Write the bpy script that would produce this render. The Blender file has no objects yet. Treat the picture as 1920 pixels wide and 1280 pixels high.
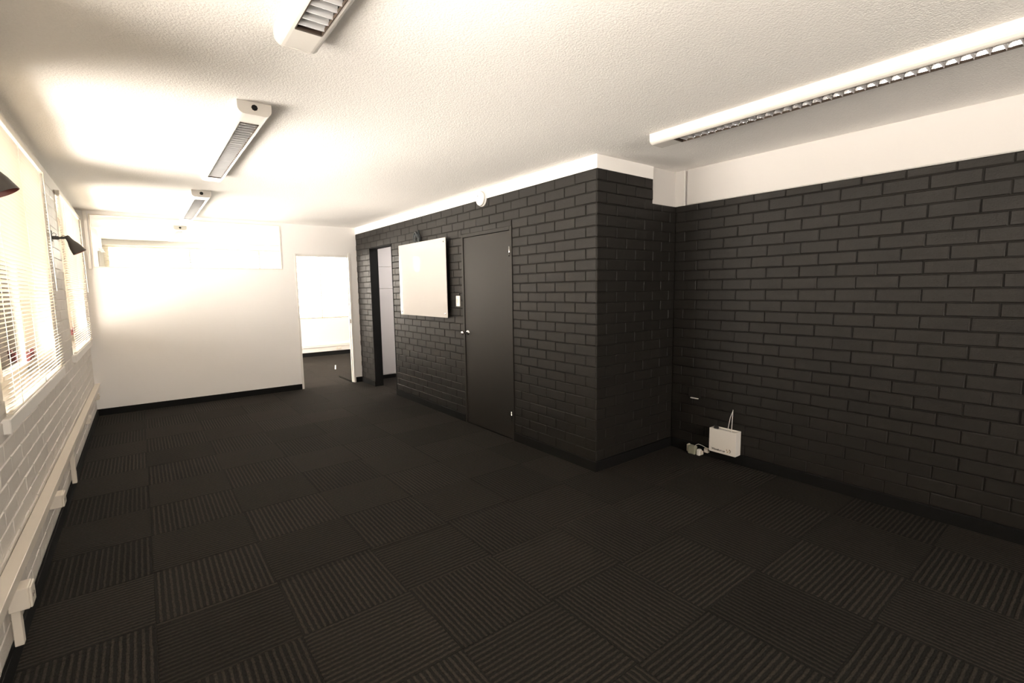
import bpy, math, random
from mathutils import Matrix, Vector
random.seed(7)
S = bpy.context.scene
C = S.collection

# ------------------------------------------------------------------ camera
F_PX = 901.78
YAW, PITCH, ROLL = 0.6562, -0.1092, -0.0154
H = 1.5
fw = Vector((math.sin(YAW)*math.cos(PITCH), math.cos(YAW)*math.cos(PITCH), math.sin(PITCH)))
rt = Vector((math.cos(YAW), -math.sin(YAW), 0))
up = rt.cross(fw)
rt2 = math.cos(ROLL)*rt + math.sin(ROLL)*up
up2 = -math.sin(ROLL)*rt + math.cos(ROLL)*up
cd = bpy.data.cameras.new('camera')
cd.sensor_fit = 'HORIZONTAL'; cd.sensor_width = 36; cd.lens = F_PX*36/1920
cd.clip_start = 0.02
cam = bpy.data.objects.new('camera', cd); C.objects.link(cam)
cam.matrix_world = Matrix(((rt2.x, up2.x, -fw.x, 0), (rt2.y, up2.y, -fw.y, 0), (rt2.z, up2.z, -fw.z, H), (0, 0, 0, 1)))
S.camera = cam

# ------------------------------------------------------------------ room dimensions
XL, XB, XR = -0.5212, 2.8482, 3.8855        # window wall, door wall, right wall
YP, YF, Y0 = 7.8176, 2.6001, -2.9           # partition, return face, wall behind the camera
ZC = 2.5135                                 # ceiling
HB = 0.084                                  # skirting height
ZT1, ZT2 = 2.409, 2.208                     # top of black paint: door wall, right wall
YE = 11.64                                  # end wall of the far room
XE = 5.2
ROW = 0.086
# window openings on the left wall: (y0, y1)
WINS = [(3.12, 4.93), (5.97, 7.74), (0.22, 2.08), (8.75, 10.9), (-2.63, -.77)]
ZS, ZH = 0.957, 2.40

# ------------------------------------------------------------------ world, daylight, exposure
SKY = 34.0
w = bpy.data.worlds.new('sky'); S.world = w; w.use_nodes = True
bg = w.node_tree.nodes['Background']
bg.inputs[0].default_value = (1.0, 0.875, 0.80, 1); bg.inputs[1].default_value = SKY
def portal(name, loc, rot, sx, sy):
    l = bpy.data.lights.new(name, 'AREA'); l.shape = 'RECTANGLE'; l.size = sx; l.size_y = sy
    l.cycles.is_portal = True
    o = bpy.data.objects.new(name, l); C.objects.link(o); o.location = loc; o.rotation_euler = rot
for a, b in WINS:   # area light's -Z looks into the room (+X); size_x along z, size_y along y
    portal('window_portal', (XL-0.24, (a+b)/2, (ZS+ZH)/2), (0, -math.pi/2, 0), ZH-ZS, b-a)
portal('window_portal', (1.55, Y0-.16, 1.625), (math.pi/2, 0, 0), 1.3, .95)
portal('window_portal', (2.14, YE+0.24, 1.645), (-math.pi/2, 0, 0), 5.12, 1.55)
S.view_settings.view_transform = 'Standard'
S.view_settings.look = 'None'
S.view_settings.gamma = 1.0
S.view_settings.use_curve_mapping = False
S.view_settings.exposure = 0.60
S.cycles.max_bounces = 10
S.cycles.diffuse_bounces = 6
S.cycles.glossy_bounces = 4
S.cycles.transparent_max_bounces = 12
S.cycles.sample_clamp_indirect = 6.0
S.cycles.caustics_reflective = False
S.cycles.caustics_refractive = False

# ------------------------------------------------------------------ materials
def mat(name, col, rough=0.6, metal=0.0, spec=0.5, bump=None, var=0.0, noise=None):
    m = bpy.data.materials.new(name); m.use_nodes = True
    nt = m.node_tree; b = nt.nodes['Principled BSDF']
    b.inputs['Base Color'].default_value = (*col, 1)
    b.inputs['Roughness'].default_value = rough
    b.inputs['Metallic'].default_value = metal
    b.inputs['Specular IOR Level'].default_value = spec
    tc = nt.nodes.new('ShaderNodeTexCoord')
    cur = None
    if noise:   # (scale, amount): blotchy wear of the surface itself
        n = nt.nodes.new('ShaderNodeTexNoise'); n.inputs['Scale'].default_value = noise[0]; n.inputs['Detail'].default_value = 4
        nt.links.new(tc.outputs['Object'], n.inputs['Vector'])
        mp = nt.nodes.new('ShaderNodeMapRange'); mp.inputs[1].default_value = .3; mp.inputs[2].default_value = .7
        mp.inputs[3].default_value = 1-noise[1]; mp.inputs[4].default_value = 1+noise[1]
        nt.links.new(n.outputs['Fac'], mp.inputs[0]); cur = mp.outputs[0]
    if var:
        oi = nt.nodes.new('ShaderNodeObjectInfo')
        mp = nt.nodes.new('ShaderNodeMapRange'); mp.inputs[3].default_value = 1-var; mp.inputs[4].default_value = 1+var
        nt.links.new(oi.outputs['Random'], mp.inputs[0])
        if cur:
            mu = nt.nodes.new('ShaderNodeMath'); mu.operation = 'MULTIPLY'
            nt.links.new(cur, mu.inputs[0]); nt.links.new(mp.outputs[0], mu.inputs[1]); cur = mu.outputs[0]
        else: cur = mp.outputs[0]
    if cur:
        vm = nt.nodes.new('ShaderNodeVectorMath'); vm.operation = 'SCALE'; vm.inputs[0].default_value = col
        nt.links.new(cur, vm.inputs['Scale']); nt.links.new(vm.outputs[0], b.inputs['Base Color'])
    if bump:    # (scale, strength, distance[, detail])
        n = nt.nodes.new('ShaderNodeTexNoise'); n.inputs['Scale'].default_value = bump[0]
        n.inputs['Detail'].default_value = bump[3] if len(bump) > 3 else 3
        nt.links.new(tc.outputs['Object'], n.inputs['Vector'])
        bp = nt.nodes.new('ShaderNodeBump'); bp.inputs['Strength'].default_value = bump[1]; bp.inputs['Distance'].default_value = bump[2]
        nt.links.new(n.outputs['Fac'], bp.inputs['Height']); nt.links.new(bp.outputs[0], b.inputs['Normal'])
    return m

M = {}
M['white'] = mat('white_wall_paint', (.86, .84, .825), .55, bump=(260, .12, .002))
M['beam'] = mat('off_white_beam_paint', (.57, .55, .535), .6, bump=(200, .15, .002))
M['white_trim'] = mat('white_gloss_paint', (.80, .775, .74), .35)
M['white_brick'] = mat('white_painted_brick', (.64, .60, .555), .5, bump=(90, .5, .004), var=.04)
M['black'] = mat('black_painted_brick', (.0116, .0101, .0086), .55, spec=.28, bump=(120, .45, .003), var=.08, noise=(9, .12))
M['mortar'] = mat('black_painted_mortar', (.0112, .0100, .0088), .7, spec=.18, bump=(160, .6, .004))
M['skirt'] = mat('black_vinyl_skirting', (.005, .005, .005), .7, spec=.15)
M['door'] = mat('charcoal_door_paint', (.0150, .0130, .0110), .47, spec=.28, bump=(400, .06, .001), noise=(3, .05))
M['ceil'] = mat('stippled_ceiling', (.90, .875, .85), .9, spec=.1, bump=(120, .45, .006, 2), noise=(90, .02))
M['fixture'] = mat('white_enamel', (.70, .67, .63), .3)
M['chrome'] = mat('chrome', (.75, .74, .73), .12, metal=1)
M['louvre'] = mat('bright_aluminium', (.86, .86, .88), .16, metal=1)
M['blade'] = mat('satin_aluminium', (.90, .90, .92), .34, metal=.6)
M['bronze'] = mat('dark_bronze_edge', (.05, .036, .028), .5, spec=.2)
M['track'] = mat('black_felt_track', (.008, .008, .008), 1.0, spec=0)
M['hole'] = mat('dark_knockout', (.006, .005, .005), .8)
M['tube'] = mat('fluorescent_tube_glass', (.85, .85, .83), .25)
M['slat'] = mat('cream_blind_slat', (.70, .645, .555), .45)
M['cord'] = mat('cream_blind_cord', (.80, .75, .66), .8)
M['lampmetal'] = mat('dark_grey_lamp_metal', (.055, .048, .042), .5)
M['lampinner'] = mat('red_brown_lamp_inside', (.16, .045, .035), .5)
M['plastic'] = mat('cream_white_plastic', (.72, .66, .58), .4)
M['whiteplastic'] = mat('white_plastic', (.80, .77, .74), .35)
M['greenplastic'] = mat('grey_green_plastic', (.30, .30, .23), .45)
M['frame'] = mat('cream_aluminium_frame', (.75, .70, .62), .4)
M['cable'] = mat('dark_blue_grey_cable', (.030, .036, .040), .45)
M['ink'] = mat('dark_print_ink', (.012, .013, .013), .6)
M['ink2'] = mat('grey_print_ink', (.07, .065, .065), .6)
M['orange'] = mat('brown_orange_ink', (.30, .17, .06), .6)
M['board'] = mat('white_back_painted_glass', (.53, .505, .48), .06, spec=.6)
M['latchmetal'] = mat('dark_red_brown_latch', (.09, .02, .02), .5)
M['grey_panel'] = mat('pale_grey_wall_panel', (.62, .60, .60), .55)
M['light_sliver'] = mat('light_sliver_white', (.85, .85, .85), .8)  # white of the strip that stands in for a sliver of light
M['floor_base'] = mat('concrete_slab', (.012, .012, .012), .95, spec=.1, noise=(6, .2))

def glass():
    m = bpy.data.materials.new('clear_window_glass'); m.use_nodes = True; nt = m.node_tree
    nt.nodes.clear()
    out = nt.nodes.new('ShaderNodeOutputMaterial'); mix = nt.nodes.new('ShaderNodeMixShader')
    tr = nt.nodes.new('ShaderNodeBsdfTransparent'); gl = nt.nodes.new('ShaderNodeBsdfGlossy')
    tr.inputs[0].default_value = (.95, .97, .95, 1); gl.inputs['Roughness'].default_value = .02
    fr = nt.nodes.new('ShaderNodeFresnel'); fr.inputs[0].default_value = 1.45
    nt.links.new(fr.outputs[0], mix.inputs[0]); nt.links.new(tr.outputs[0], mix.inputs[1]); nt.links.new(gl.outputs[0], mix.inputs[2])
    nt.links.new(mix.outputs[0], out.inputs[0])
    return m
M['glass'] = glass()

def carpet():
    m = bpy.data.materials.new('ribbed_charcoal_carpet'); m.use_nodes = True; nt = m.node_tree
    L = nt.links.new; N = nt.nodes.new
    b = nt.nodes['Principled BSDF']; b.inputs['Roughness'].default_value = .95; b.inputs['Specular IOR Level'].default_value = .12
    tc = N('ShaderNodeTexCoord'); sp = N('ShaderNodeSeparateXYZ'); L(tc.outputs['Object'], sp.inputs[0])
    # ribs run along local Y, 26 mm apart, a little wavy
    nz = N('ShaderNodeTexNoise'); nz.inputs['Scale'].default_value = 22; nz.inputs['Detail'].default_value = 2; L(tc.outputs['Object'], nz.inputs['Vector'])
    nm = N('ShaderNodeMath'); nm.operation = 'MULTIPLY_ADD'; nm.inputs[1].default_value = .010; L(nz.outputs['Fac'], nm.inputs[0]); L(sp.outputs['X'], nm.inputs[2])
    fr = N('ShaderNodeMath'); fr.operation = 'MULTIPLY'; fr.inputs[1].default_value = 2*math.pi/.0262; L(nm.outputs[0], fr.inputs[0])
    sn = N('ShaderNodeMath'); sn.operation = 'SINE'; L(fr.outputs[0], sn.inputs[0])
    rib = N('ShaderNodeMapRange'); rib.inputs[1].default_value = -.25; rib.inputs[2].default_value = .75; L(sn.outputs[0], rib.inputs[0])
    # yarn flecks drawn out along the rib
    mp = N('ShaderNodeMapping'); mp.inputs['Scale'].default_value = (260, 70, 100); L(tc.outputs['Object'], mp.inputs[0])
    n2 = N('ShaderNodeTexNoise'); n2.inputs['Scale'].default_value = 1; n2.inputs['Detail'].default_value = 3; L(mp.outputs[0], n2.inputs['Vector'])
    n3 = N('ShaderNodeMapRange'); n3.inputs[1].default_value = .3; n3.inputs[2].default_value = .75; n3.inputs[3].default_value = .55; n3.inputs[4].default_value = 1.5
    L(n2.outputs['Fac'], n3.inputs[0])
    oi = N('ShaderNodeObjectInfo')
    rv = N('ShaderNodeMapRange'); rv.inputs[3].default_value = .82; rv.inputs[4].default_value = 1.18; L(oi.outputs['Random'], rv.inputs[0])
    mul = N('ShaderNodeMath'); mul.operation = 'MULTIPLY'; L(n3.outputs[0], mul.inputs[0]); L(rv.outputs[0], mul.inputs[1])
    cr = N('ShaderNodeMix'); cr.data_type = 'RGBA'
    cr.inputs[6].default_value = (.0108, .0098, .0088, 1); cr.inputs[7].default_value = (.0285, .0240, .0198, 1)
    L(rib.outputs[0], cr.inputs[0])
    vm = N('ShaderNodeVectorMath'); vm.operation = 'SCALE'; L(cr.outputs[2], vm.inputs[0]); L(mul.outputs[0], vm.inputs['Scale'])
    L(vm.outputs[0], b.inputs['Base Color'])
    ad = N('ShaderNodeMath'); ad.operation = 'MULTIPLY_ADD'; ad.inputs[1].default_value = .5; L(n2.outputs['Fac'], ad.inputs[0]); L(rib.outputs[0], ad.inputs[2])
    bp = N('ShaderNodeBump'); bp.inputs['Strength'].default_value = .55; bp.inputs['Distance'].default_value = .004; L(ad.outputs[0], bp.inputs['Height']); L(bp.outputs[0], b.inputs['Normal'])
    return m
M['carpet'] = carpet()

# ------------------------------------------------------------------ mesh helpers
class MB:
    def __init__(s): s.v = []; s.f = []; s.smooth = []
    def add(s, vs, fs, smooth=False):
        o = len(s.v); s.v += [tuple(v) for v in vs]; s.f += [tuple(i+o for i in f) for f in fs]; s.smooth += [smooth]*len(fs); return s
    def box(s, x0, x1, y0, y1, z0, z1):
        vs = [(x0,y0,z0),(x1,y0,z0),(x1,y1,z0),(x0,y1,z0),(x0,y0,z1),(x1,y0,z1),(x1,y1,z1),(x0,y1,z1)]
        return s.add(vs, [(0,3,2,1),(4,5,6,7),(0,1,5,4),(1,2,6,5),(2,3,7,6),(3,0,4,7)])
    def cbox(s, x0, x1, y0, y1, z0, z1, c):
        """box with all edges chamfered by c"""
        vs = []; idx = {}
        for ix, (X, dx) in enumerate(((x0, c), (x1, -c))):
            for iy, (Y, dy) in enumerate(((y0, c), (y1, -c))):
                for iz, (Z, dz) in enumerate(((z0, c), (z1, -c))):
                    for a, p in enumerate(((X, Y+dy, Z+dz), (X+dx, Y, Z+dz), (X+dx, Y+dy, Z))):
                        idx[ix, iy, iz, a] = len(vs); vs.append(p)
        g = lambda ix, iy, iz, a: idx[ix, iy, iz, a]
        fs = []
        for i in (0, 1):
            q = [g(i,0,0,0), g(i,1,0,0), g(i,1,1,0), g(i,0,1,0)]; fs.append(q if i else q[::-1])
            q = [g(0,i,0,1), g(0,i,1,1), g(1,i,1,1), g(1,i,0,1)]; fs.append(q if i else q[::-1])
            q = [g(0,0,i,2), g(1,0,i,2), g(1,1,i,2), g(0,1,i,2)]; fs.append(q if i else q[::-1])
        for i in (0, 1):
            for j in (0, 1):
                q = [g(i,j,0,0), g(i,j,0,1), g(i,j,1,1), g(i,j,1,0)]; fs.append(q if i != j else q[::-1])
                q = [g(i,0,j,0), g(i,1,j,0), g(i,1,j,2), g(i,0,j,2)]; fs.append(q if i != j else q[::-1])
                q = [g(0,i,j,1), g(0,i,j,2), g(1,i,j,2), g(1,i,j,1)]; fs.append(q if i != j else q[::-1])
        for i in (0, 1):
            for j in (0, 1):
                for k in (0, 1):
                    q = [g(i,j,k,0), g(i,j,k,1), g(i,j,k,2)]; fs.append(q if (i+j+k) % 2 else q[::-1])
        return s.add(vs, fs)
    def tube(s, pts, r, n=8, cap=True):
        pts = [Vector(p) for p in pts]; rr = r if isinstance(r, (list, tuple)) else [r]*len(pts)
        vs = []; fs = []; ref = None
        for i, p in enumerate(pts):
            t = (pts[min(i+1, len(pts)-1)]-pts[max(i-1, 0)]).normalized()
            if ref is None or abs(ref.dot(t)) > .98: ref = Vector((0,0,1)) if abs(t.z) < .9 else Vector((1,0,0))
            a = (ref-t*ref.dot(t)).normalized(); b = t.cross(a); ref = a
            for k in range(n):
                th = 2*math.pi*k/n; vs.append(p+(a*math.cos(th)+b*math.sin(th))*rr[i])
        for i in range(len(pts)-1):
            for k in range(n):
                k2 = (k+1) % n; fs.append((i*n+k, i*n+k2, (i+1)*n+k2, (i+1)*n+k))
        s.add(vs, fs, True)
        if cap:
            o = len(s.v)-len(vs); e = len(pts)-1
            s.f.append(tuple(o+k for k in range(n))[::-1]); s.f.append(tuple(o+e*n+k for k in range(n))); s.smooth += [False, False]
        return s
    def lathe(s, prof, o, ax, n=24, smooth=True):
        """prof: [(radius, along)] about the axis ax from o"""
        o = Vector(o); ax = Vector(ax).normalized(); a = ax.orthogonal().normalized(); b = ax.cross(a)
        vs = []; fs = []
        for r, h in prof:
            for k in range(n):
                th = 2*math.pi*k/n; vs.append(o+ax*h+(a*math.cos(th)+b*math.sin(th))*r)
        for i in range(len(prof)-1):
            for k in range(n):
                k2 = (k+1) % n; fs.append((i*n+k, i*n+k2, (i+1)*n+k2, (i+1)*n+k))
        return s.add(vs, fs, smooth)
    def extrude(s, prof, y0, y1, cap=True, smooth=False):
        """closed profile [(x,z)] extruded along y"""
        n = len(prof); vs = [(x, y0, z) for x, z in prof]+[(x, y1, z) for x, z in prof]
        fs = [(i, (i+1) % n, n+(i+1) % n, n+i) for i in range(n)]
        s.add(vs, fs, smooth)
        if cap:
            o = len(s.v)-2*n; s.f.append(tuple(o+i for i in range(n))[::-1]); s.f.append(tuple(o+n+i for i in range(n))); s.smooth += [False, False]
        return s
    def mesh(s, name, m):
        me = bpy.data.meshes.new(name); me.from_pydata(s.v, [], s.f)
        me.polygons.foreach_set('use_smooth', s.smooth); me.materials.append(M[m] if isinstance(m, str) else m); me.update()
        return me
    def build(s, name, m, parent=None, loc=None):
        return link(name, s.mesh(name, m), parent, loc)
def link(name, me, parent=None, loc=None, rz=0):
    o = bpy.data.objects.new(name, me); C.objects.link(o)
    if parent: o.parent = parent
    if loc: o.location = loc
    if rz: o.rotation_euler = (0, 0, rz)
    return o
def box(*a): return MB().box(*a)
def tag(o, label, cat, group=None, kind=None):
    o['label'] = label; o['category'] = cat
    if group: o['group'] = group
    if kind: o['kind'] = kind
    return o
def struct(o, label, cat): return tag(o, label, cat, kind='structure')
def empty(name, loc=(0, 0, 0)):
    o = bpy.data.objects.new(name, None); C.objects.link(o); o.location = loc; o.empty_display_size = .05; return o
def copy_tree(o, parent=None):
    c = o.copy(); C.objects.link(c)
    if parent: c.parent = parent
    for ch in list(o.children): copy_tree(ch, c)
    return c
def project(P):
    d = Vector(P)-Vector((0, 0, H)); q = d.dot(fw)
    if q < .05: return None
    return 960+F_PX*d.dot(rt2)/q, 640-F_PX*d.dot(up2)/q, q

# ------------------------------------------------------------------ bricks
_bm = {}
def brick_mesh(L, h, m, c, D=.03):
    """front at y=0 facing -y, length along x, chamfered arrises, depth D"""
    v = random.randrange(3)
    key = (round(L, 3), round(h, 3), m, v)
    if key in _bm: return _bm[key]
    rnd = random.Random(hash(key[:2]) % 9999+v); j = lambda: rnd.uniform(-.0016, .0016)
    x, z = L/2, h/2; cc = min(c, x*.5, z*.4)
    fr = [(-x+cc+j(), j()*.6, -z+cc+j()), (x-cc+j(), j()*.6, -z+cc+j()), (x-cc+j(), j()*.6, z-cc+j()), (-x+cc+j(), j()*.6, z-cc+j())]
    md = [(-x, cc, -z+j()), (x, cc, -z+j()), (x, cc, z+j()), (-x, cc, z+j())]
    bk = [(-x, D, -z), (x, D, -z), (x, D, z), (-x, D, z)]
    fs = [(0, 1, 2, 3)]
    for i in range(4):
        k = (i+1) % 4
        fs += [(i, 4+i, 4+k, k), (4+i, 8+i, 8+k, 4+k)]
    me = MB().add(fr+md+bk, fs).mesh('brick', m); _bm[key] = me
    return me

def brick_rects(u0, u1, z0, z1, zref, j_even, j_odd, pitch, holes, top_profile=None):
    """rects of a stretcher bond between u0..u1; rows counted down from zref"""
    out = []; k = 0
    while zref-k*ROW > z0+.02:
        zb = zref-(k+1)*ROW; zt = zref-k*ROW
        jt = j_even if k % 2 == 0 else j_odd
        n0 = math.floor((u0-jt)/pitch)-1
        u = jt+n0*pitch
        while u < u1:
            a, b = max(u, u0), min(u+pitch, u1); lo, hi = max(zb, z0), min(zt, z1)
            if b-a > .03 and hi-lo > .02:
                rs = [(a, b, lo, hi)]
                for (h0, h1, g0, g1) in holes:
                    nr = []
                    for (a_, b_, l_, t_) in rs:
                        if h1 <= a_+.002 or h0 >= b_-.002 or g1 <= l_+.002 or g0 >= t_-.002: nr.append((a_, b_, l_, t_)); continue
                        if h0-a_ > .03: nr.append((a_, h0, l_, t_))
                        if b_-h1 > .03: nr.append((h1, b_, l_, t_))
                        m0, m1 = max(a_, h0), min(b_, h1)
                        if g0-l_ > .022: nr.append((m0, m1, l_, g0))
                        if t_-g1 > .022: nr.append((m0, m1, g1, t_))
                    rs = nr
                out += rs
            u += pitch
        k += 1
    return out

def lay_bricks(parent, rects, place, rz, m, hidden=lambda a, b, l, t: False, gap=.0065, c=.0042, limit=298):
    """place(u, z) -> world point on the face; the largest in the picture are single objects, the rest one mesh"""
    items = []
    for (a, b, l, t) in rects:
        P = place((a+b)/2, (l+t)/2); q = project(P); size = 0
        if q:
            pts = [project(place(u, z)) for u, z in ((a, l), (b, l), (b, t), (a, t))]
            if all(pts):
                xs = [p[0] for p in pts]; ys = [p[1] for p in pts]
                if max(xs) > 0 and min(xs) < 1920 and max(ys) > 0 and min(ys) < 1280: size = (max(xs)-min(xs))*(max(ys)-min(ys))
        if hidden(a, b, l, t): size = 0
        items.append((size, a, b, l, t, P))
    items.sort(key=lambda r: -r[0])
    rest = MB()
    for i, (size, a, b, l, t, P) in enumerate(items):
        me = brick_mesh(b-a-gap, t-l-gap, m, c)
        jit = random.uniform(-.0012, .0012)
        loc = Vector(P)+Vector((math.sin(rz)*jit, -math.cos(rz)*jit, 0))
        if i < limit and size > 0:
            link('brick', me, parent, loc, rz+random.uniform(-.003, .003))
        else:
            R = Matrix.Translation(loc) @ Matrix.Rotation(rz, 4, 'Z')
            rest.add([R @ v.co for v in me.vertices], [tuple(p.vertices) for p in me.polygons])
    if rest.v:
        o = rest.build('bricks', m, parent); o['kind'] = 'stuff'

# ================================================================== STRUCTURE
# ---- floor with carpet tiles
fl = box(XL-.3, XE+.1, Y0-.2, YE+.3, -.12, -.008).build('floor', 'floor_base')
struct(fl, 'dark charcoal carpet tile floor with ribs turned quarter by quarter', 'floor')
TP = .507; TX, TY = -.055, 2.125
rects = [(XL, XR, Y0, YF), (XL, XB, YF, YP), (XL, XE, YP, YE), (XB, 4.3, 5.9, YP)]
_tm = {}
def tile_mesh(sx, sy):
    k = (round(sx, 3), round(sy, 3))
    if k not in _tm:
        x, y, c = sx/2, sy/2, .0014
        b = [(-x,-y,-.009),(x,-y,-.009),(x,y,-.009),(-x,y,-.009)]
        md = [(-x,-y,-c),(x,-y,-c),(x,y,-c),(-x,y,-c)]
        tp = [(-x+c,-y+c,0),(x-c,-y+c,0),(x-c,y-c,0),(-x+c,y-c,0)]
        fs = [(8,9,10,11)]
        for i in range(4):
            j = (i+1) % 4; fs += [(4+i,4+j,8+j,8+i), (i,j,4+j,4+i)]
        _tm[k] = MB().add(b+md+tp, fs).mesh('carpet_tile', 'carpet')
    return _tm[k]
tiles = []
for (a, b, c_, d) in rects:
    for ix in range(math.floor((a-TX)/TP), math.ceil((b-TX)/TP)):
        for iy in range(math.floor((c_-TY)/TP), math.ceil((d-TY)/TP)):
            x0, x1 = max(a, TX+ix*TP), min(b, TX+(ix+1)*TP); y0, y1 = max(c_, TY+iy*TP), min(d, TY+(iy+1)*TP)
            if x1-x0 < .015 or y1-y0 < .015: continue
            turn = (ix+iy) % 2          # 0: ribs along the room, 1: across it
            sx, sy = x1-x0-.0006, y1-y0-.0006
            q = project(((x0+x1)/2, (y0+y1)/2, 0))
            far = -1 if q is None else q[2]
            tiles.append((far, ix, iy, x0, x1, y0, y1, turn, sx, sy))
inview = []; rest = []
for t in tiles:
    far, ix, iy, x0, x1, y0, y1, turn, sx, sy = t
    vis = False
    for u, v in ((x0, y0), (x1, y0), (x0, y1), (x1, y1)):
        q = project((u, v, 0))
        if q and -60 < q[0] < 1980 and q[1] < 1340: vis = True
    if y0 > YP+.2 and not (x0 > 1.8 and x1 < 4.4 and x0 < 1.95+(y0-YP)*.6): vis = False
    (inview if vis else rest).append(t)
inview.sort(key=lambda t: t[0])
rest += inview[299:]; inview = inview[:299]
for (far, ix, iy, x0, x1, y0, y1, turn, sx, sy) in inview:
    # the (0,0) column tile between y 2.63 and 3.14 has ribs along y
    rot = math.pi/2 if turn == 0 else 0
    if rot: me = tile_mesh(sy, sx)
    else: me = tile_mesh(sx, sy)
    link('carpet_tile', me, fl, ((x0+x1)/2, (y0+y1)/2, 0), rot)
for turn in (0, 1):
    mb = MB()
    for (far, ix, iy, x0, x1, y0, y1, tn, sx, sy) in rest:
        if tn != turn: continue
        me = tile_mesh(sx, sy)
        R = Matrix.Translation(((x0+x1)/2, (y0+y1)/2, 0))
        if turn == 0: R = Matrix.Rotation(-math.pi/2, 4, 'Z') @ R
        mb.add([R @ v.co for v in me.vertices], [tuple(p.vertices) for p in me.polygons])
    if mb.v:
        o = mb.build('carpet_tiles', 'carpet', fl); o['kind'] = 'stuff'
        if turn == 0: o.rotation_euler = (0, 0, math.pi/2)

# ---- ceiling
struct(box(XL-.25, XE+.1, Y0-.2, YE+.3, ZC, ZC+.15).build('ceiling', 'ceil'), 'cream white stippled plaster ceiling', 'ceiling')

# ---- window wall (left): backing, reveals, bricks
g = .005
wl = MB()
ys = [Y0-.15, WINS[4][0], WINS[4][1], WINS[2][0], WINS[2][1], WINS[0][0], WINS[0][1], WINS[1][0], WINS[1][1], WINS[3][0], WINS[3][1], YE+.2]
T = .24
for i in range(0, 12, 2): wl.box(XL-T, XL-g, ys[i], ys[i+1], ZS-.07, ZH)
wl.box(XL-T, XL-g, Y0-.15, YE+.2, -.01, ZS-.07)
wl.box(XL-T, XL, Y0-.15, YE+.2, ZH, ZC)
wl = wl.build('wall_left', 'white_brick')
struct(wl, 'white painted brick wall with the windows', 'wall')
holes = [(a, b, ZS-.07, ZH) for a, b in WINS]
lay_bricks(wl, brick_rects(Y0, YP, HB+.003, ZH, .087+ROW*27, .10, .22, .24, holes),
           lambda u, z: (XL, u, z), math.pi/2, 'white_brick', gap=.006, c=.0035, limit=298)
for a, b in [(3.02, 5.04), (5.86, 7.78), (.12, 2.18), (8.7, 10.95), (-2.7, -.7)]:
    MB().cbox(XL-T+.02, XL+.026, a, b, ZS-.068, ZS, .004).build('window_sill', 'white_trim', wl)

# ---- windows on the left wall
def window(n, y0, y1):
    x0, x1 = XL-.20, XL-.155
    m = MB(); fwid = .045
    m.cbox(x0, x1, y0, y1, ZS, ZS+fwid, .003).cbox(x0, x1, y0, y1, ZH-fwid, ZH, .003)
    m.cbox(x0, x1, y0, y0+fwid, ZS, ZH, .003).cbox(x0, x1, y1-fwid, y1, ZS, ZH, .003)
    o = m.build('window_%d' % n, 'frame')
    struct(o, ['aluminium window behind the near blind', 'aluminium window behind the far blind beside the partition', 'aluminium window beside the camera position', 0, 0, 'aluminium side window of the far room', 0, 'aluminium window in the left wall behind the camera'][n-1], 'window')
    ym = (y0+y1)/2
    MB().cbox(x0-.004, x1+.006, ym-.022, ym+.022, ZS+fwid, ZH-fwid, .003).build('mullion', 'frame', o)
    for a, b in ((y0+fwid, ym-.022), (ym+.022, y1-fwid)):
        box(x0+.018, x0+.023, a, b, ZS+fwid, ZH-fwid).build('pane', 'glass', o)
        MB().cbox(x1-.002, x1+.012, a, b, ZS+fwid, ZS+fwid+.03, .003).build('sash_rail', 'frame', o)
    l = MB().cbox(x1, x1+.028, y1-.10, y1-.055, 1.035, 1.10, .004).build('latch', 'latchmetal', o)
    MB().cbox(x1+.02, x1+.045, y1-.088, y1-.068, 1.06, 1.125, .004).build('lever', 'latchmetal', l)
    return o
for n, (a, b) in zip((1, 2, 3, 6, 8), WINS): window(n, a, b)

# ---- partition (far wall)
PT = .10
DX0, DX1, DZ = 1.90, 2.742, 2.075            # doorway
GX0, GX1, GZ0, GZ1 = -.41, 1.724, 1.834, 2.478  # glazed strip under the ceiling
wf = MB()
wf.box(XL, GX0, YP, YP+PT, -.01, ZC).box(GX0, GX1, YP, YP+PT, -.01, GZ0).box(GX0, GX1, YP, YP+PT, GZ1, ZC)
wf.box(GX1, DX0, YP, YP+PT, -.01, ZC).box(DX0, DX1, YP, YP+PT, DZ, ZC).box(DX1, XE, YP, YP+PT, -.01, ZC)
wf = wf.build('wall_far', 'white')
struct(wf, 'white plaster partition with a glazed strip and a doorway', 'wall')
# glazed strip
w4 = MB()
fw_ = .014
w4.box(GX0, GX1, YP-.006, YP+.05, GZ1-fw_, GZ1).box(GX0, GX1, YP-.006, YP+.05, GZ0, GZ0+fw_)
w4.box(GX0, GX0+fw_, YP-.006, YP+.05, GZ0+fw_, GZ1-fw_).box(GX1-fw_, GX1, YP-.006, YP+.05, GZ0+fw_, GZ1-fw_)
w4 = w4.build('window_4', 'frame'); struct(w4, 'long clear glass strip high in the white partition', 'window')
box(GX0+fw_, GX1-fw_, YP+.018, YP+.024, GZ0+fw_, GZ1-fw_).build('pane', 'glass', w4)
# side rail beside the glass
MB().cbox(GX0-.05, GX0-.012, YP-.018, YP-.001, GZ0-.02, ZC-.002, .003).build('side_rail', 'white_trim', w4)
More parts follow.
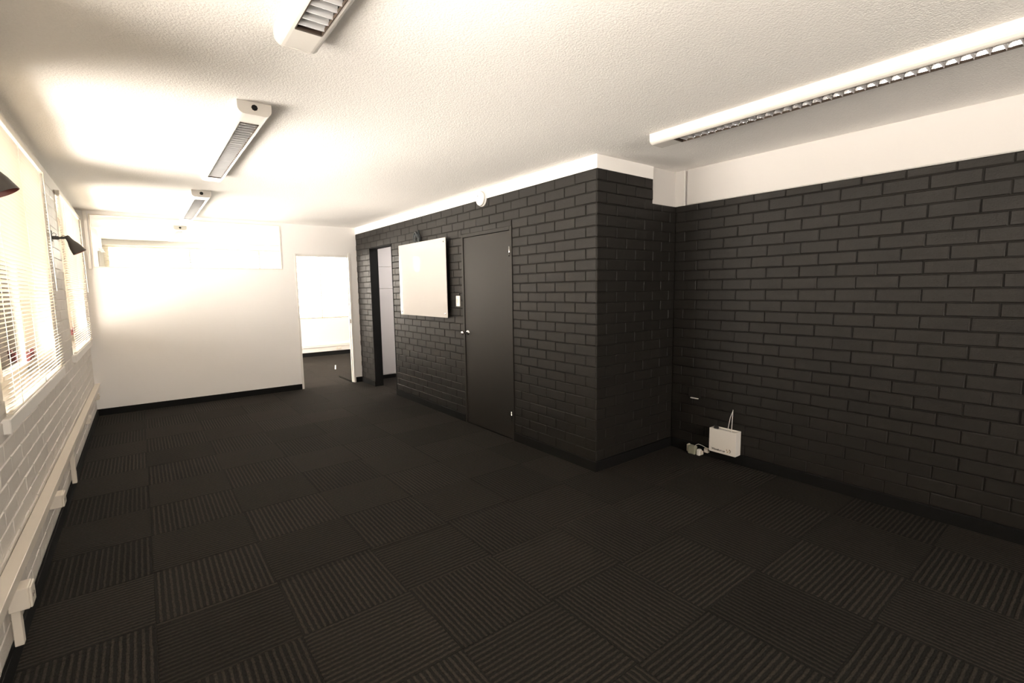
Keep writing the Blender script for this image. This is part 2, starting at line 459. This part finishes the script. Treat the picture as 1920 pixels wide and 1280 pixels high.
# doorway lining
d1 = MB()
d1.cbox(DX0-.002, DX0+.028, YP-.004, YP+PT+.004, 0, DZ, .002).cbox(DX1-.03, DX1+.002, YP-.006, YP+PT+.004, 0, DZ+.03, .002)
d1.cbox(DX0+.028, DX1-.03, YP+.006, YP+PT+.004, DZ-.035, DZ+.01, .002)
d1 = d1.build('door_1', 'white_trim'); struct(d1, 'white lined doorway through the partition into the bright far room', 'doorway')
for x in (DX0+.028, DX1-.042):
    box(x, x+.012, YP+.04, YP+.075, 0, DZ-.035).build('door_stop', 'white_trim', d1)
box(DX1-.0335, DX1-.029, YP+.002, YP+.036, .98, 1.045).build('strike_plate', 'bronze', d1)
MB().cbox(DX1-.062, DX1-.05, YP-.02, YP+.68, 0, .006, .002).build('floor_track', 'track', d1)
MB().cbox(DX1-.03, DX1-.022, YP+.1, YP+.80, 0, .005, .002).build('floor_track', 'track', d1)

# ---- door wall (black brick)
OY0, OY1, OZ = 6.43, 7.25, 2.151             # open doorway
LY0, LY1, LZ = 3.714, 4.543, 2.055           # door leaf
FY0, FY1, FZ = 3.676, 4.583, 2.094           # door frame
WT = .13
wm = MB(); xa, xb = XB+.0065, XB+WT
wm.box(xa, xb, YF+.01, FY0+.01, -.01, ZT1).box(xa, xb, FY1-.01, OY0, -.01, ZT1).box(xa, xb, OY1, YP, -.01, ZT1)
wm.box(XB+.102, xb, FY0+.01, FY1-.01, -.01, FZ-.01)
wm.box(xa, xb, FY0+.01, FY1-.01, FZ-.01, ZT1).box(xa, xb, OY0, OY1, OZ, ZT1)
wm = wm.build('wall_middle', 'mortar'); struct(wm, 'black painted brick wall holding the charcoal door and the whiteboard', 'wall')
box(XB-.001, xb, YF-.001, YP, ZT1, ZC).build('painted_band', 'white', wm)
# open doorway lining
jm = MB().box(XB-.003, xb, OY1-.012, OY1+.001, 0, OZ).box(XB-.003, xb, OY0-.001, OY0+.012, 0, OZ).box(XB-.003, xb, OY0+.012, OY1-.012, OZ-.012, OZ+.001)
jm = jm.build('door_2', 'skirt'); struct(jm, 'open doorway with black reveal in the black brick wall', 'doorway')
holes = [(FY0, FY1, -1, FZ-.004), (OY0, OY1, -1, OZ)]
def hid(a, b, l, t): return (a > 4.95 and b < 6.0 and l > 1.2 and t < 2.05)
lay_bricks(wm, brick_rects(YF+.002, YP, HB+.003, ZT1, ZT1, 2.837, 2.717, .2415, holes),
           lambda u, z: (XB, u, z), -math.pi/2, 'black', hidden=hid, limit=298)
# return wall facing the camera
NX = 3.552
wc = MB().box(XB+.012, NX, YF+.0065, YF+WT, -.01, ZT1).box(NX, XR+.05, YF+.0065, YF+WT, -.01, ZT2)
wc = wc.build('wall_return', 'mortar'); struct(wc, 'short black brick return wall facing the camera beside the corner', 'wall')
box(XB+WT-.02, NX, YF, YF+WT, ZT1, ZC).build('painted_band', 'white', wc)
lay_bricks(wc, brick_rects(XB+.001, XR, HB+.003, ZT1, ZT1, 2.963, 3.083, .2385, [(NX, 9, ZT2, 9)]),
           lambda u, z: (u, YF, z), 0, 'black')
# right wall
wr = box(XR+.0065, XR+.2, Y0-.15, YF+.2, -.01, ZT2).build('wall_right', 'mortar')
struct(wr, 'long black painted brick wall on the right', 'wall')
lay_bricks(wr, brick_rects(Y0, YF-.002, HB+.003, ZT2, ZT1, .472, .592, .2385, []),
           lambda u, z: (XR, u, z), -math.pi/2, 'black')
# concrete beam and column above the black paint, set a little back
t1 = MB().cbox(XR+.014, XR+.2, Y0-.1, 2.508, ZT2-.002, ZC+.02, .012).build('trim_1', 'beam'); struct(t1, 'white beam along the top of the right brick wall', 'beam')
t2 = MB().cbox(NX-.02, XR+.2, YF+.016, YF+.16, ZT2-.002, ZC+.02, .004).cbox(XR+.012, XR+.2, 2.522, YF+.03, ZT2-.002, ZC+.02, .006).build('trim_2', 'beam')
struct(t2, 'white column head in the corner above the black bricks', 'column')

# ---- walls out of the picture that close the room
RX0, RX1, RZ0, RZ1 = .9, 2.2, 1.15, 2.1
struct(box(XL-.24, RX0, Y0-.15, Y0, -.01, ZC).box(RX1, XR+.2, Y0-.15, Y0, -.01, ZC).box(RX0, RX1, Y0-.15, Y0, -.01, RZ0).box(RX0, RX1, Y0-.15, Y0, RZ1, ZC).build('wall_back', 'white'), 'white wall behind the camera', 'wall')
m = MB()
m.box(RX0, RX1, Y0-.12, Y0-.07, RZ0, RZ0+.04).box(RX0, RX1, Y0-.12, Y0-.07, RZ1-.04, RZ1).box(RX0, RX0+.04, Y0-.12, Y0-.07, RZ0+.04, RZ1-.04).box(RX1-.04, RX1, Y0-.12, Y0-.07, RZ0+.04, RZ1-.04)
w7 = m.build('window_7', 'frame'); struct(w7, 'aluminium window in the wall behind the camera', 'window')
box(RX0+.04, RX1-.04, Y0-.1, Y0-.094, RZ0+.04, RZ1-.04).build('pane', 'glass', w7)
# side room seen through the open doorway
struct(box(4.3, 4.4, 5.8, YP, -.01, ZC).box(XB+WT, 4.4, 5.8, 5.9, -.01, ZC).build('wall_side', 'white'), 'white walls of the small side room behind the open doorway', 'wall')
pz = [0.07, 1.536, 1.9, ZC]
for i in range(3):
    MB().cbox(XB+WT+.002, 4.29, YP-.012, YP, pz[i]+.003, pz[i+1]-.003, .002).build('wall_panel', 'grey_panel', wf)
# far room
we = MB()
EX0, EX1, EZ0, EZ1 = -.42, 4.7, .87, 2.42
we.box(XL, EX0, YE, YE+.2, -.01, ZC).box(EX1, XE, YE, YE+.2, -.01, ZC).box(EX0, EX1, YE, YE+.2, -.01, EZ0).box(EX0, EX1, YE, YE+.2, EZ1, ZC)
we = we.build('wall_rear', 'white'); struct(we, 'white end wall of the far room below its window', 'wall')
struct(box(XE, XE+.1, YP+PT, YE+.2, -.01, ZC).build('wall_farright', 'white'), 'right hand wall of the far room', 'wall')
m = MB()
m.box(EX0, EX1, YE+.1, YE+.15, EZ0, EZ0+.04).box(EX0, EX1, YE+.1, YE+.15, EZ1-.04, EZ1).box(EX0, EX0+.04, YE+.1, YE+.15, EZ0+.04, EZ1-.04).box(EX1-.04, EX1, YE+.1, YE+.15, EZ0+.04, EZ1-.04)
w5 = m.build('window_5', 'frame'); struct(w5, 'wide bright window of the far room seen through the doorway', 'window')
for i in range(4):
    a = EX0+.04+i*(EX1-EX0-.08)/4; b = EX0+.04+(i+1)*(EX1-EX0-.08)/4
    box(a, b, YE+.12, YE+.126, EZ0+.04, EZ1-.04).build('pane', 'glass', w5)
    if i: box(a-.015, a+.015, YE+.1, YE+.15, EZ0+.04, EZ1-.04).build('mullion', 'frame', w5)

# ---- skirtings
def skirt(name, label, *bs):
    m = MB()
    for b_ in bs: m.cbox(*b_, .002)
    struct(m.build(name, 'skirt'), label, 'skirting'); 
sk = .011
skirt('baseboard_left', 'black skirting along the foot of the white window wall', (XL-.001, XL+sk, Y0, YP, 0, HB))
skirt('baseboard_far', 'black skirting along the foot of the white partition', (XL+sk, DX0-.002, YP-sk, YP+.001, 0, HB), (DX1+.002, XB-sk, YP-sk, YP+.001, 0, HB))
skirt('baseboard_middle', 'black skirting along the foot of the door wall', (XB-sk, XB+.01, YF-sk, FY0, 0, HB), (XB-sk, XB+.01, FY1, OY0+.012, 0, HB), (XB-sk, XB+.01, OY1-.012, YP, 0, HB))
skirt('baseboard_return', 'black skirting along the foot of the return wall', (XB+.01, XR-sk, YF-sk, YF+.01, 0, HB))
skirt('baseboard_right', 'black skirting along the foot of the right brick wall', (XR-sk, XR+.01, Y0, YF-sk, 0, HB))
skirt('baseboard_side', 'black skirting in the side room behind the open doorway', (XB+WT, 4.3, YP-.024, YP-.012, 0, HB-.02))
skirt('baseboard_rear', 'black skirting of the far room under its window', (XL+.02, XE, YE-.013, YE, 0, .095))

# ================================================================== THINGS
# ---- charcoal door in the brick wall
dr = empty('door', (XB, (FY0+FY1)/2, 0)); tag(dr, 'plain charcoal door with chrome knob in the black brick wall', 'door')
def part(mb, name, m, parent):
    """mesh given in world coordinates, parented to an Empty at its location"""
    l = parent.location if parent.parent is None else parent.parent.location
    mb.v = [(x-l.x, y-l.y, z-l.z) for x, y, z in mb.v]
    o = mb.build(name, m, parent); return o
def subpart(mb, name, m, prt, root):
    l = root.location; mb.v = [(x-l.x, y-l.y, z-l.z) for x, y, z in mb.v]
    return mb.build(name, m, prt)
fx = XB-.006
fr = MB().cbox(fx, XB+.1, FY0, LY0-.004, 0, FZ, .002).cbox(fx, XB+.1, LY1+.004, FY1, 0, FZ, .002).cbox(fx, XB+.1, LY0-.004, LY1+.004, LZ+.004, FZ, .002)
part(fr, 'frame', 'door', dr)
leaf = part(MB().cbox(XB+.002, XB+.042, LY0, LY1, .006, LZ, .002), 'leaf', 'door', dr)
for z0, z1 in ((1.807, 1.905), (.189, .287)):
    hg = MB().tube([(XB-.006, LY0-.001, z0), (XB-.006, LY0-.001, z1)], .0065, 10)
    for q in range(1, 5):
        zz = z0+(z1-z0)*q/5; hg.lathe([(.0072, -.001), (.0072, .001)], (XB-.006, LY0-.001, zz), (0, 0, 1), 10)
    part(hg, 'hinge', 'chrome', dr)
kx, ky, kz = XB+.002, 4.495, 1.026
rose = subpart(MB().lathe([(.0, -.008), (.022, -.008), (.027, -.004), (.028, 0)], (kx, ky, kz), (1, 0, 0), 24), 'rose', 'chrome', leaf, dr)
subpart(MB().lathe([(0, -.080), (.018, -.080), (.0215, -.077), (.0205, -.068), (.016, -.055), (.0125, -.04), (.0115, -.018), (.0125, -.008), (.0125, 0)], (kx, ky, kz), (1, 0, 0), 24), 'knob', 'chrome', leaf, dr)
subpart(MB().lathe([(0, -.0812), (.006, -.0812), (.006, -.079)], (kx, ky, kz), (1, 0, 0), 12), 'keyhole', 'bronze', leaf, dr)

# ---- glass whiteboard on stand-offs
wb = empty('whiteboard', (XB, 5.46, 1.18)); tag(wb, 'white glass whiteboard on chrome stand-offs on the black brick wall', 'whiteboard')
BY0, BY1, BZ0, BZ1 = 4.838, 6.085, 1.178, 2.092
part(MB().cbox(XB-.053, XB-.047, BY0, BY1, BZ0, BZ1, .0012), 'panel', 'board', wb)
for y in (BY0+.045, BY1-.045):
    for z in (BZ0+.045, BZ1-.045):
        part(MB().lathe([(0, -.058), (.008, -.058), (.0095, -.056), (.0095, -.0528)], (XB, y, z), (1, 0, 0), 16).lathe([(.0095, -.0472), (.0095, -.0032)], (XB, y, z), (1, 0, 0), 16), 'standoff', 'chrome', wb)

# ---- tangle of cables above the whiteboard
cb = empty('cable_bundle', (XB, 5.55, 2.10)); tag(cb, 'dark bundle of coiled cables hanging on the wall above the whiteboard', 'cables')
random.seed(3)
for i in range(5):
    yc = 5.585+random.uniform(-.03, .03); r1 = random.uniform(.035, .07); r2 = random.uniform(.05, .075); x = XB-.012-i*.006; zc = 2.135+random.uniform(-.01, .03)
    pts = [(x+random.uniform(-.003, .003), yc+r1*math.cos(t*.5236+i)+t*.002, zc+r2*math.sin(t*.5236+i)) for t in range(13)]
    part(MB().tube(pts, .006, 7), 'cable_loop', 'cable', cb)
part(MB().tube([(XB-.012, 5.555, 2.06), (XB-.02, 5.56, 2.15), (XB-.014, 5.562, 2.25)], .009, 8), 'cable_end', 'cable', cb)
part(MB().tube([(XB-.03, 5.61, 2.23), (XB-.035, 5.54, 2.15), (XB-.03, 5.50, 2.06)], .010, 8), 'thick_cable', 'cable', cb)

# ---- light switch
sw = empty('light_switch', (XB, 4.676, 1.37)); tag(sw, 'small white light switch between the whiteboard and the door', 'switch')
part(MB().cbox(XB-.010, XB+.002, 4.636, 4.716, 1.312, 1.430, .003), 'plate', 'whiteplastic', sw)
part(MB().cbox(XB-.015, XB-.008, 4.665, 4.688, 1.352, 1.392, .002), 'rocker', 'plastic', sw)

# ---- smoke detector
sd = empty('smoke_detector', (XB, 4.155, 2.415)); tag(sd, 'round white smoke detector high on the wall above the door', 'smoke detector')
part(MB().lathe([(.078, .0), (.078, -.014), (.074, -.017)], (XB, 4.155, 2.415), (1, 0, 0), 32), 'base', 'whiteplastic', sd)
part(MB().lathe([(.066, -.014), (.071, -.018), (.070, -.034), (.062, -.041), (.02, -.044), (0, -.0445)], (XB, 4.155, 2.415), (1, 0, 0), 32), 'cover', 'whiteplastic', sd)
part(MB().lathe([(0, -.0462), (.004, -.0462), (.005, -.044)], (XB, 4.175, 2.44), (1, 0, 0), 10), 'indicator', 'ink2', sd)

# ---- fluorescent louvre fittings
LW, LD, LR, LL = .165, .066, .034, 1.92
def arc(cx, cz, r, a0, a1, n=5): return [(cx+r*math.cos(a0+(a1-a0)*i/n), cz+r*math.sin(a0+(a1-a0)*i/n)) for i in range(n+1)]
def half(sgn, inner):
    pts = [(LW/2, 0)]+arc(LW/2-LR, -LD+LR, LR, 0, -math.pi/2)+[(inner, -LD), (inner, -LD+.006)]+arc(LW/2-LR, -LD+LR, LR-.004, -math.pi/2, 0)+[(LW/2-.004, 0)]
    if sgn < 0: pts = [(-x, z) for x, z in pts][::-1]
    return pts
def make_light():
    """local: x across, y from 0 to LL, z=0 at the ceiling"""
    r = empty('ceiling_light')
    inner = .047; E = .165
    full = [(LW/2, 0)]+arc(LW/2-LR, -LD+LR, LR, 0, -math.pi/2)+arc(-LW/2+LR, -LD+LR, LR, -math.pi/2, -math.pi)+[(-LW/2, 0)]
    MB().extrude(half(1, inner), E, LL-E, True, False).extrude(half(-1, inner), E, LL-E, True, False).build('housing', 'fixture', r)
    for y0, y1 in ((0.004, E), (LL-E, LL-.004)):
        MB().extrude(full, y0, y1).build('end_section', 'fixture', r)
    capp = [(x*1.01, z*1.015) for x, z in full]
    for y0, y1, yk, s in ((0, .006, 0, -1), (LL-.006, LL, LL, 1)):
        cp = MB().extrude(capp, y0, y1).build('end_cap', 'fixture', r)
        MB().lathe([(0, s*.0008), (.016, s*.0008), (.016, -s*.001)], (0, yk, -LD*.44), (0, 1, 0), 8).build('knockout', 'hole', cp)
    # reflector trough
    tr = [(-inner-.006, -LD+.012), (-.043, -.02), (-.014, -.008), (.014, -.008), (.043, -.02), (inner+.006, -LD+.012)]
    vs = [(x, E, z) for x, z in tr]+[(x, LL-E, z) for x, z in tr]
    MB().add(vs, [(i, i+1, 7+i, 6+i) for i in range(5)]).build('reflector', 'louvre', r)
    rim = MB()
    for x in (-inner, inner): rim.box(x-.0018, x+.0018, E, LL-E, -LD-.0012, -LD+.010)
    for y in (E, LL-E): rim.box(-inner, inner, y-.005, y+.005, -LD-.0012, -LD+.014)
    rim.build('rim', 'bronze', r)
    MB().tube([(0, E+.01, -.027), (0, LL-E-.01, -.027)], .013, 12).build('tube', 'tube', r)
    n = 32; st = (LL-2*E-.02)/n
    bl = MB()
    # a parabolic cross blade: narrow at the bottom edge, wide above, notched sides
    p = [(-.0065, -.036), (-.0035, -.046), (-.0012, -.0655), (.0012, -.0655), (.0035, -.046), (.0065, -.036)]
    vs = []
    for x, k in ((-.047, 0), (.047, 0)): vs += [(x, y, z) for y, z in p]
    bl.add(vs, [(i, i+1, 7+i, 6+i) for i in range(5)]+[(5, 0, 6, 11)], True)
    bme = bl.mesh('blade', 'blade')
    for i in range(n):
        link('blade', bme, r, (0, E+.01+st*(i+.5), 0))
    return r
L0 = make_light()
lights = [(.57, .18, 'white louvred ceiling fitting cut by the top edge of the picture', 'lights in a row down the ceiling'),
          (.57, 2.97, 'middle white louvred ceiling fitting with a black hole in its end cap', 'lights in a row down the ceiling'),
          (.57, 5.74, 'white louvred ceiling fitting next to the partition glass', 'lights in a row down the ceiling'),
          (2.875, .16, 'long white louvred ceiling fitting near the right black brick wall', None),
          (.57, 8.85, 'ceiling fitting in the far room seen through the glass strip', None)]
for i, (x, y, lab, grp) in enumerate(lights):
    o = L0 if i == 0 else copy_tree(L0)
    o.location = (x, y, ZC); tag(o, lab, 'ceiling light', grp)

# ---- venetian blinds
SW, SP, TILT = .025, .0213, math.radians(28)
def slat_mesh(L, TILT=TILT):
    prof = []
    n = 4
    for s_ in (1, -1):
        for i in (range(n+1) if s_ == 1 else range(n, -1, -1)):
            u = -SW/2+SW*i/n; c_ = .0016*(1-(2*i/n-1)**2)+s_*.0003
            # local x points into the room; inner edge up
            prof.append((u*math.cos(TILT)-c_*math.sin(TILT), u*math.sin(TILT)+c_*math.cos(TILT)))
    return MB().extrude(prof, 0, L, True, False).mesh('slat', 'slat')
def blind(y0, y1, label):
    xc = XL+.022
    r = empty('venetian_blind', (xc, y0, ZS+.01)); tag(r, label, 'blind', 'venetian blinds on the window wall')
    L = y1-y0
    z0 = ZS+.01
    MB().cbox(-.014, .016, -.006, L+.006, 2.385-z0, 2.425-z0, .003).build('head_rail', 'slat', r)
    MB().cbox(-.012, .012, .004, L-.004, .002, .014, .004).build('bottom_rail', 'slat', r)
    me = slat_mesh(L)
    z = .030; k = 0
    while z < 2.380-z0:
        o = link('slat', me, r, (0, random.uniform(-.002, .002), z)); z += SP; k += 1
    for f in (.12, .5, .88):
        for x in (-.0125, .0125):
            MB().tube([(x, L*f, .01), (x, L*f, 2.39-z0)], .0011, 5).build('ladder_cord', 'cord', r)
    MB().tube([(.022, L-.12, 2.385-z0), (.026, L-.12, 2.385-z0-.85)], .0035, 6).build('tilt_wand', 'cord', r)
    return r
blind(3.05, 5.0, 'cream venetian blind on the near window at the left edge')
blind(5.89, 7.79, 'cream venetian blind on the window next to the partition')
# the window beside the camera position carries the same slats (never seen directly)
me = slat_mesh(2.0, math.radians(43))
for n, y in ((3, .15), (8, -2.7)):
    mb = MB(); z = 1.0
    while z < 2.37:
        mb.add([(v.co.x+XL+.022, v.co.y+y, v.co.z+z) for v in me.vertices], [tuple(p.vertices) for p in me.polygons]); z += SP
    o = mb.build('slats', 'slat', bpy.data.objects['window_%d' % n]); o['kind'] = 'stuff'

# slats added on the far room's wide window to cut its daylight
me = slat_mesh(EX1-EX0+.06, math.radians(28)); mb = MB(); z = EZ0+.02
while z < EZ1:
    mb.add([(EX0-.03+v.co.y, YE-.022-v.co.x, v.co.z+z) for v in me.vertices], [tuple(p.vertices)[::-1] for p in me.polygons]); z += SP
o = mb.build('slats', 'slat', w5); o['kind'] = 'stuff'

# ---- wall lamps on the window wall
def make_lamp():
    """local origin on the wall, x into the room"""
    r = empty('wall_lamp')
    MB().cbox(0, .010, -.022, .022, -.03, .055, .003).build('wall_plate', 'lampmetal', r)
    MB().cbox(.008, .050, -.013, .013, -.015, .012, .004).build('arm', 'lampmetal', r)
    MB().tube([(.046, 0, -.002), (.062, 0, 0), (.098, 0, .004)], [.008, .010, .011], 10).lathe([(0, -.012), (.012, -.012), (.012, .012), (0, .012)], (.098, 0, .004), (0, 1, 0), 14).build('joint', 'lampmetal', r)
    MB().tube([(.030, 0, .012), (.034, 0, .028), (.020, 0, .040), (.012, 0, .03)], .002, 6).build('flex', 'lampmetal', r)
    MB().tube([(.06, 0, .008), (.075, 0, .02), (.095, 0, .012)], .002, 6).build('flex', 'lampmetal', r)
    o = Vector((.094, 0, .014)); ax = Vector((.072, 0, -.13)).normalized()
    out = [(0, -.004), (.012, -.003), (.017, .006), (.019, .03), (.024, .05), (.033, .072), (.041, .10), (.0475, .146)]
    inn = [(.0455, .146), (.039, .10), (.031, .072), (.022, .05), (.015, .03), (0, .028)]
    sh = MB().lathe(out, o, ax, 24).lathe([(.0475, .146), (.0455, .146)], o, ax, 24).build('shade', 'lampmetal', r)
    MB().lathe(inn, o, ax, 24).build('inside', 'lampinner', sh)
    MB().lathe([(0, .11), (.012, .107), (.02, .09), (.02, .075), (.012, .055), (.012, .03)], o, ax, 14).build('bulb', 'tube', sh)
    return r
lm = make_lamp(); lm.location = (XL, 5.36, 1.965)
tag(lm, 'dark grey adjustable wall lamp on the pier between the two blinds', 'wall lamp', 'wall lamps on the window wall')
l2 = copy_tree(lm); l2.location = (XL, 2.54, 1.985)
tag(l2, 'dark wall lamp of which only the shade shows at the left picture edge', 'wall lamp', 'wall lamps on the window wall')

# ---- cable trunking along the window wall with socket boxes and drops
tk = empty('cable_trunking', (XL, 4.0, .36)); tag(tk, 'long cream cable trunking along the white brick wall', 'trunking')
part(MB().cbox(XL+.004, XL+.050, Y0+.02, YP-.005, .352, .405, .003), 'duct', 'plastic', tk)
part(MB().cbox(XL+.004, XL+.054, Y0+.02, YP-.005, .400, .409, .002), 'lid', 'plastic', tk)
for y, zt in ((2.69, .2435), (4.83, .36)):
    part(MB().cbox(XL+.012, XL+.040, y-.018, y+.018, HB+.001, zt, .002), 'drop_conduit', 'plastic', tk)
def socket(y0, y1, z0, z1, x1, label):
    s_ = empty('socket_box', (XL, (y0+y1)/2, z0)); tag(s_, label, 'socket', 'sockets under the trunking')
    part(MB().cbox(XL+.012, x1-.008, y0, y1, z0, z1, .003), 'box', 'plastic', s_)
    fp = part(MB().cbox(x1-.009, x1, y0+.002, y1-.002, z0+.002, z1-.002, .003), 'face_plate', 'plastic', s_)
    l = s_.location
    for f in (.36, .64):
        yy = y0+(y1-y0)*f-l.y
        MB().cbox(x1-l.x-.001, x1-l.x+.0006, yy-.003, yy+.003, (z0+z1)/2-.012-l.z, (z0+z1)/2+.004-l.z, .0002).build('slot', 'hole', fp)
socket(2.64, 2.725, .245, .335, XL+.083, 'nearest cream socket box standing over a conduit drop below the trunking')
socket(3.73, 3.83, .275, .350, XL+.083, 'second cream socket box below the trunking, past the nearest one')
socket(6.02, 6.14, .280, .349, XL+.060, 'farthest cream socket box on the trunking near the partition')
socket(7.40, 7.50, .27, .345, XL+.060, 'cream socket plate on the wall in the corner by the partition')

# ---- device box on the right wall with adapters
dv = empty('device_box', (XR, 2.05, HB)); tag(dv, 'white box with a printed logo resting on the skirting of the right brick wall', 'device')
bx0, bx1, by0, by1, bz0, bz1 = XR-.086, XR-.002, 1.932, 2.166, .0845, .288
case = MB()
case.cbox(bx0, bx0+.004, by0, by1, bz0, bz1, .0015).cbox(bx1-.004, bx1, by0, by1, bz0, bz1, .0015)
case.cbox(bx0+.003, bx1-.003, by0, by0+.004, bz0, bz1, .0015).cbox(bx0+.003, bx1-.003, by1-.004, by1, bz0, bz1, .0015)
case.box(bx0+.003, bx1-.003, by0+.003, by1-.003, bz0, bz0+.004)
part(case, 'case', 'whiteplastic', dv)
part(MB().cbox(bx0+.003, bx1-.003, by0+.003, by1-.003, bz1-.016, bz1-.010, .001), 'top_panel', 'whiteplastic', dv)
part(MB().lathe([(.020, 0), (.020, .016), (.015, .022), (0, .024)], (bx0+.045, 2.128, bz1-.011), (0, 0, 1), 16), 'black_knob', 'hole', dv)
ap = (XR-.045, 1.985, .462)
part(MB().tube([(XR-.055, 2.022, bz1-.012), (XR-.05, 2.004, .40), ap], [.0036, .003, .0024], 8), 'antenna_wire', 'whiteplastic', dv)
part(MB().tube([(XR-.045, 1.992, bz1-.012), (XR-.045, 1.988, .40), (XR-.045, 1.985, .470)], [.0036, .003, .0024], 8), 'antenna_wire', 'whiteplastic', dv)
part(MB().cbox(bx1-.03, bx1-.004, by0+.01, by0+.03, bz0-.012, bz0+.002, .002), 'foot', 'hole', dv)
def text(body, size, m, parent, loc, name):
    cu = bpy.data.curves.new(name, 'FONT'); cu.body = body; cu.size = size; cu.extrude = .0002; cu.offset = .0006; cu.space_character = .95
    cu.materials.append(M[m])
    o = bpy.data.objects.new(name, cu); C.objects.link(o); o.parent = parent
    dg = bpy.context.evaluated_depsgraph_get(); me = bpy.data.meshes.new_from_object(o.evaluated_get(dg))
    bpy.data.objects.remove(o); bpy.data.curves.remove(cu)
    o = link(name, me, parent, loc); o.rotation_euler = (math.pi/2, 0, -math.pi/2)
    return o
l = dv.location
text('Wave', .0255, 'ink', dv, (bx0-.0006-l.x, 2.141-l.y, .1035-l.z), 'lettering')
text('former', .0235, 'ink2', dv, (bx0-.0006-l.x, 2.083-l.y, .1035-l.z), 'lettering')
# logo: four curved petals around an X
def petal(pts, r, m):
    vs = []; n = len(pts)
    part(MB().tube([(bx0-.0008, y, z) for y, z in pts], r, 6), 'logo_petal', m, dv)
ly, lz = 1.992, .120
petal([(ly+.017, lz+.013), (ly+.012, lz+.006), (ly+.013, lz-.002)], [.001, .0035, .001], 'orange')
petal([(ly+.014, lz-.014), (ly+.006, lz-.008), (ly+.001, lz-.002)], [.001, .0035, .001], 'orange')
petal([(ly-.006, lz+.016), (ly-.010, lz+.008), (ly-.006, lz+.001)], [.001, .003, .001], 'orange')
petal([(ly-.010, lz+.018), (ly-.018, lz+.006), (ly-.016, lz-.008), (ly-.006, lz-.014)], [.001, .0025, .0025, .001], 'ink2')

ad = empty('power_adapter', (XR-.05, 2.35, 0)); tag(ad, 'grey green power adapter on the floor left of the white logo box', 'adapter')
part(MB().cbox(XR-.078, XR-.030, 2.305, 2.375, .001, .078, .007), 'body', 'greenplastic', ad)
part(MB().cbox(XR-.066, XR-.026, 2.372, 2.395, .012, .080, .006), 'back_shell', 'plastic', ad)
pg = empty('plug', (XR-.05, 2.27, 0)); tag(pg, 'white plug between the grey green adapter and the logo box', 'plug')
part(MB().cbox(XR-.068, XR-.026, 2.262, 2.296, .001, .056, .006), 'body', 'whiteplastic', pg)
part(MB().cbox(XR-.060, XR-.030, 2.245, 2.262, .012, .046, .004), 'collar', 'plastic', pg)
cj = empty('cable_joiner', (XR-.03, 2.215, .05)); tag(cj, 'small cream cable joiner against the skirting beside the logo box', 'joiner')
part(MB().cbox(XR-.050, XR-.012, 2.195, 2.235, .040, .078, .005), 'body', 'plastic', cj)
part(MB().cbox(XR-.053, XR-.049, 2.203, 2.227, .048, .070, .001), 'label_plate', 'whiteplastic', cj)
part(MB().tube([(XR-.055, 2.318, .075), (XR-.055, 2.305, .092), (XR-.05, 2.285, .102), (XR-.045, 2.255, .097), (XR-.04, 2.225, .085), (XR-.035, 2.195, .078), (XR-.03, 2.168, .080)], .0024, 8), 'cord', 'whiteplastic', ad)

# ---- blank black outlet with a pale strip low on the right wall
ob = empty('outlet_plate', (XR, 2.365, .5)); tag(ob, 'black painted outlet plate low on the right brick wall with a pale lower edge', 'outlet')
part(MB().cbox(XR-.012, XR+.002, 2.305, 2.425, .505, .590, .003), 'plate', 'mortar', ob)
part(MB().cbox(XR-.016, XR-.001, 2.325, 2.400, .494, .503, .002), 'pale_strip', 'grey_panel', ob)

# ---- far room: trunking, outlet, air conditioner, painted light sliver
ft = empty('skirting_duct', (3.4, YE, .1)); tag(ft, 'white cable duct above the far room skirting under its window', 'trunking')
part(MB().cbox(XL+.03, XE-.02, YE-.045, YE-.002, .205, .262, .003), 'duct', 'whiteplastic', ft)
part(MB().cbox(XL+.03, XE-.02, YE-.03, YE-.002, .098, .205, .003), 'back_board', 'whiteplastic', ft)
fo = empty('wall_outlet', (3.70, YE-.03, .14)); tag(fo, 'white outlet on the far room wall below the duct', 'outlet')
part(MB().cbox(3.64, 3.76, YE-.042, YE-.03, .125, .195, .003), 'plate', 'plastic', fo)
part(MB().cbox(3.67, 3.73, YE-.046, YE-.041, .145, .175, .002), 'rocker', 'whiteplastic', fo)
ac = empty('air_conditioner', (XL, 9.4, 2.16)); tag(ac, 'wall air conditioner in the far room behind the glass strip', 'air conditioner')
prof = [(XL, 2.43), (XL+.105, 2.43), (XL+.128, 2.40), (XL+.128, 2.22), (XL+.105, 2.185), (XL, 2.175)]
part(MB().extrude(prof, 9.0, 9.85), 'body', 'plastic', ac)
part(MB().cbox(XL+.115, XL+.165, 9.04, 9.81, 2.155, 2.161, .001), 'flap', 'ink2', ac)
part(MB().cbox(XL+.127, XL+.130, 9.05, 9.80, 2.24, 2.385, .001), 'grille', 'whiteplastic', ac)
ps = MB().cbox(-.011, .011, 0, .56, 0, .003, .001).build('light_sliver_strip', 'light_sliver', None, (2.905, 9.40, 0)); ps.rotation_euler = (0, 0, -.309)  # bright sliver of light on the carpet, modelled as a white strip
tag(ps, 'sliver of light made as a thin white strip on the far room carpet', 'light_sliver')

# ---- batten and lamp added out of view to brighten the side room
bt = MB().cbox(3.62, 3.72, 6.15, 7.25, ZC-.05, ZC, .006).build('added_batten', 'fixture')
tag(bt, 'added unseen batten light on the ceiling of the side room', 'ceiling light')
ld = bpy.data.lights.new('side_room_fill', 'AREA'); ld.shape = 'RECTANGLE'; ld.size = .07; ld.size_y = 1.0; ld.energy = 16; ld.color = (1, .93, .88)  # added fill for the side room, hung under the unseen batten
lo = bpy.data.objects.new('side_room_fill', ld); C.objects.link(lo); lo.location = (3.67, 6.7, ZC-.054)
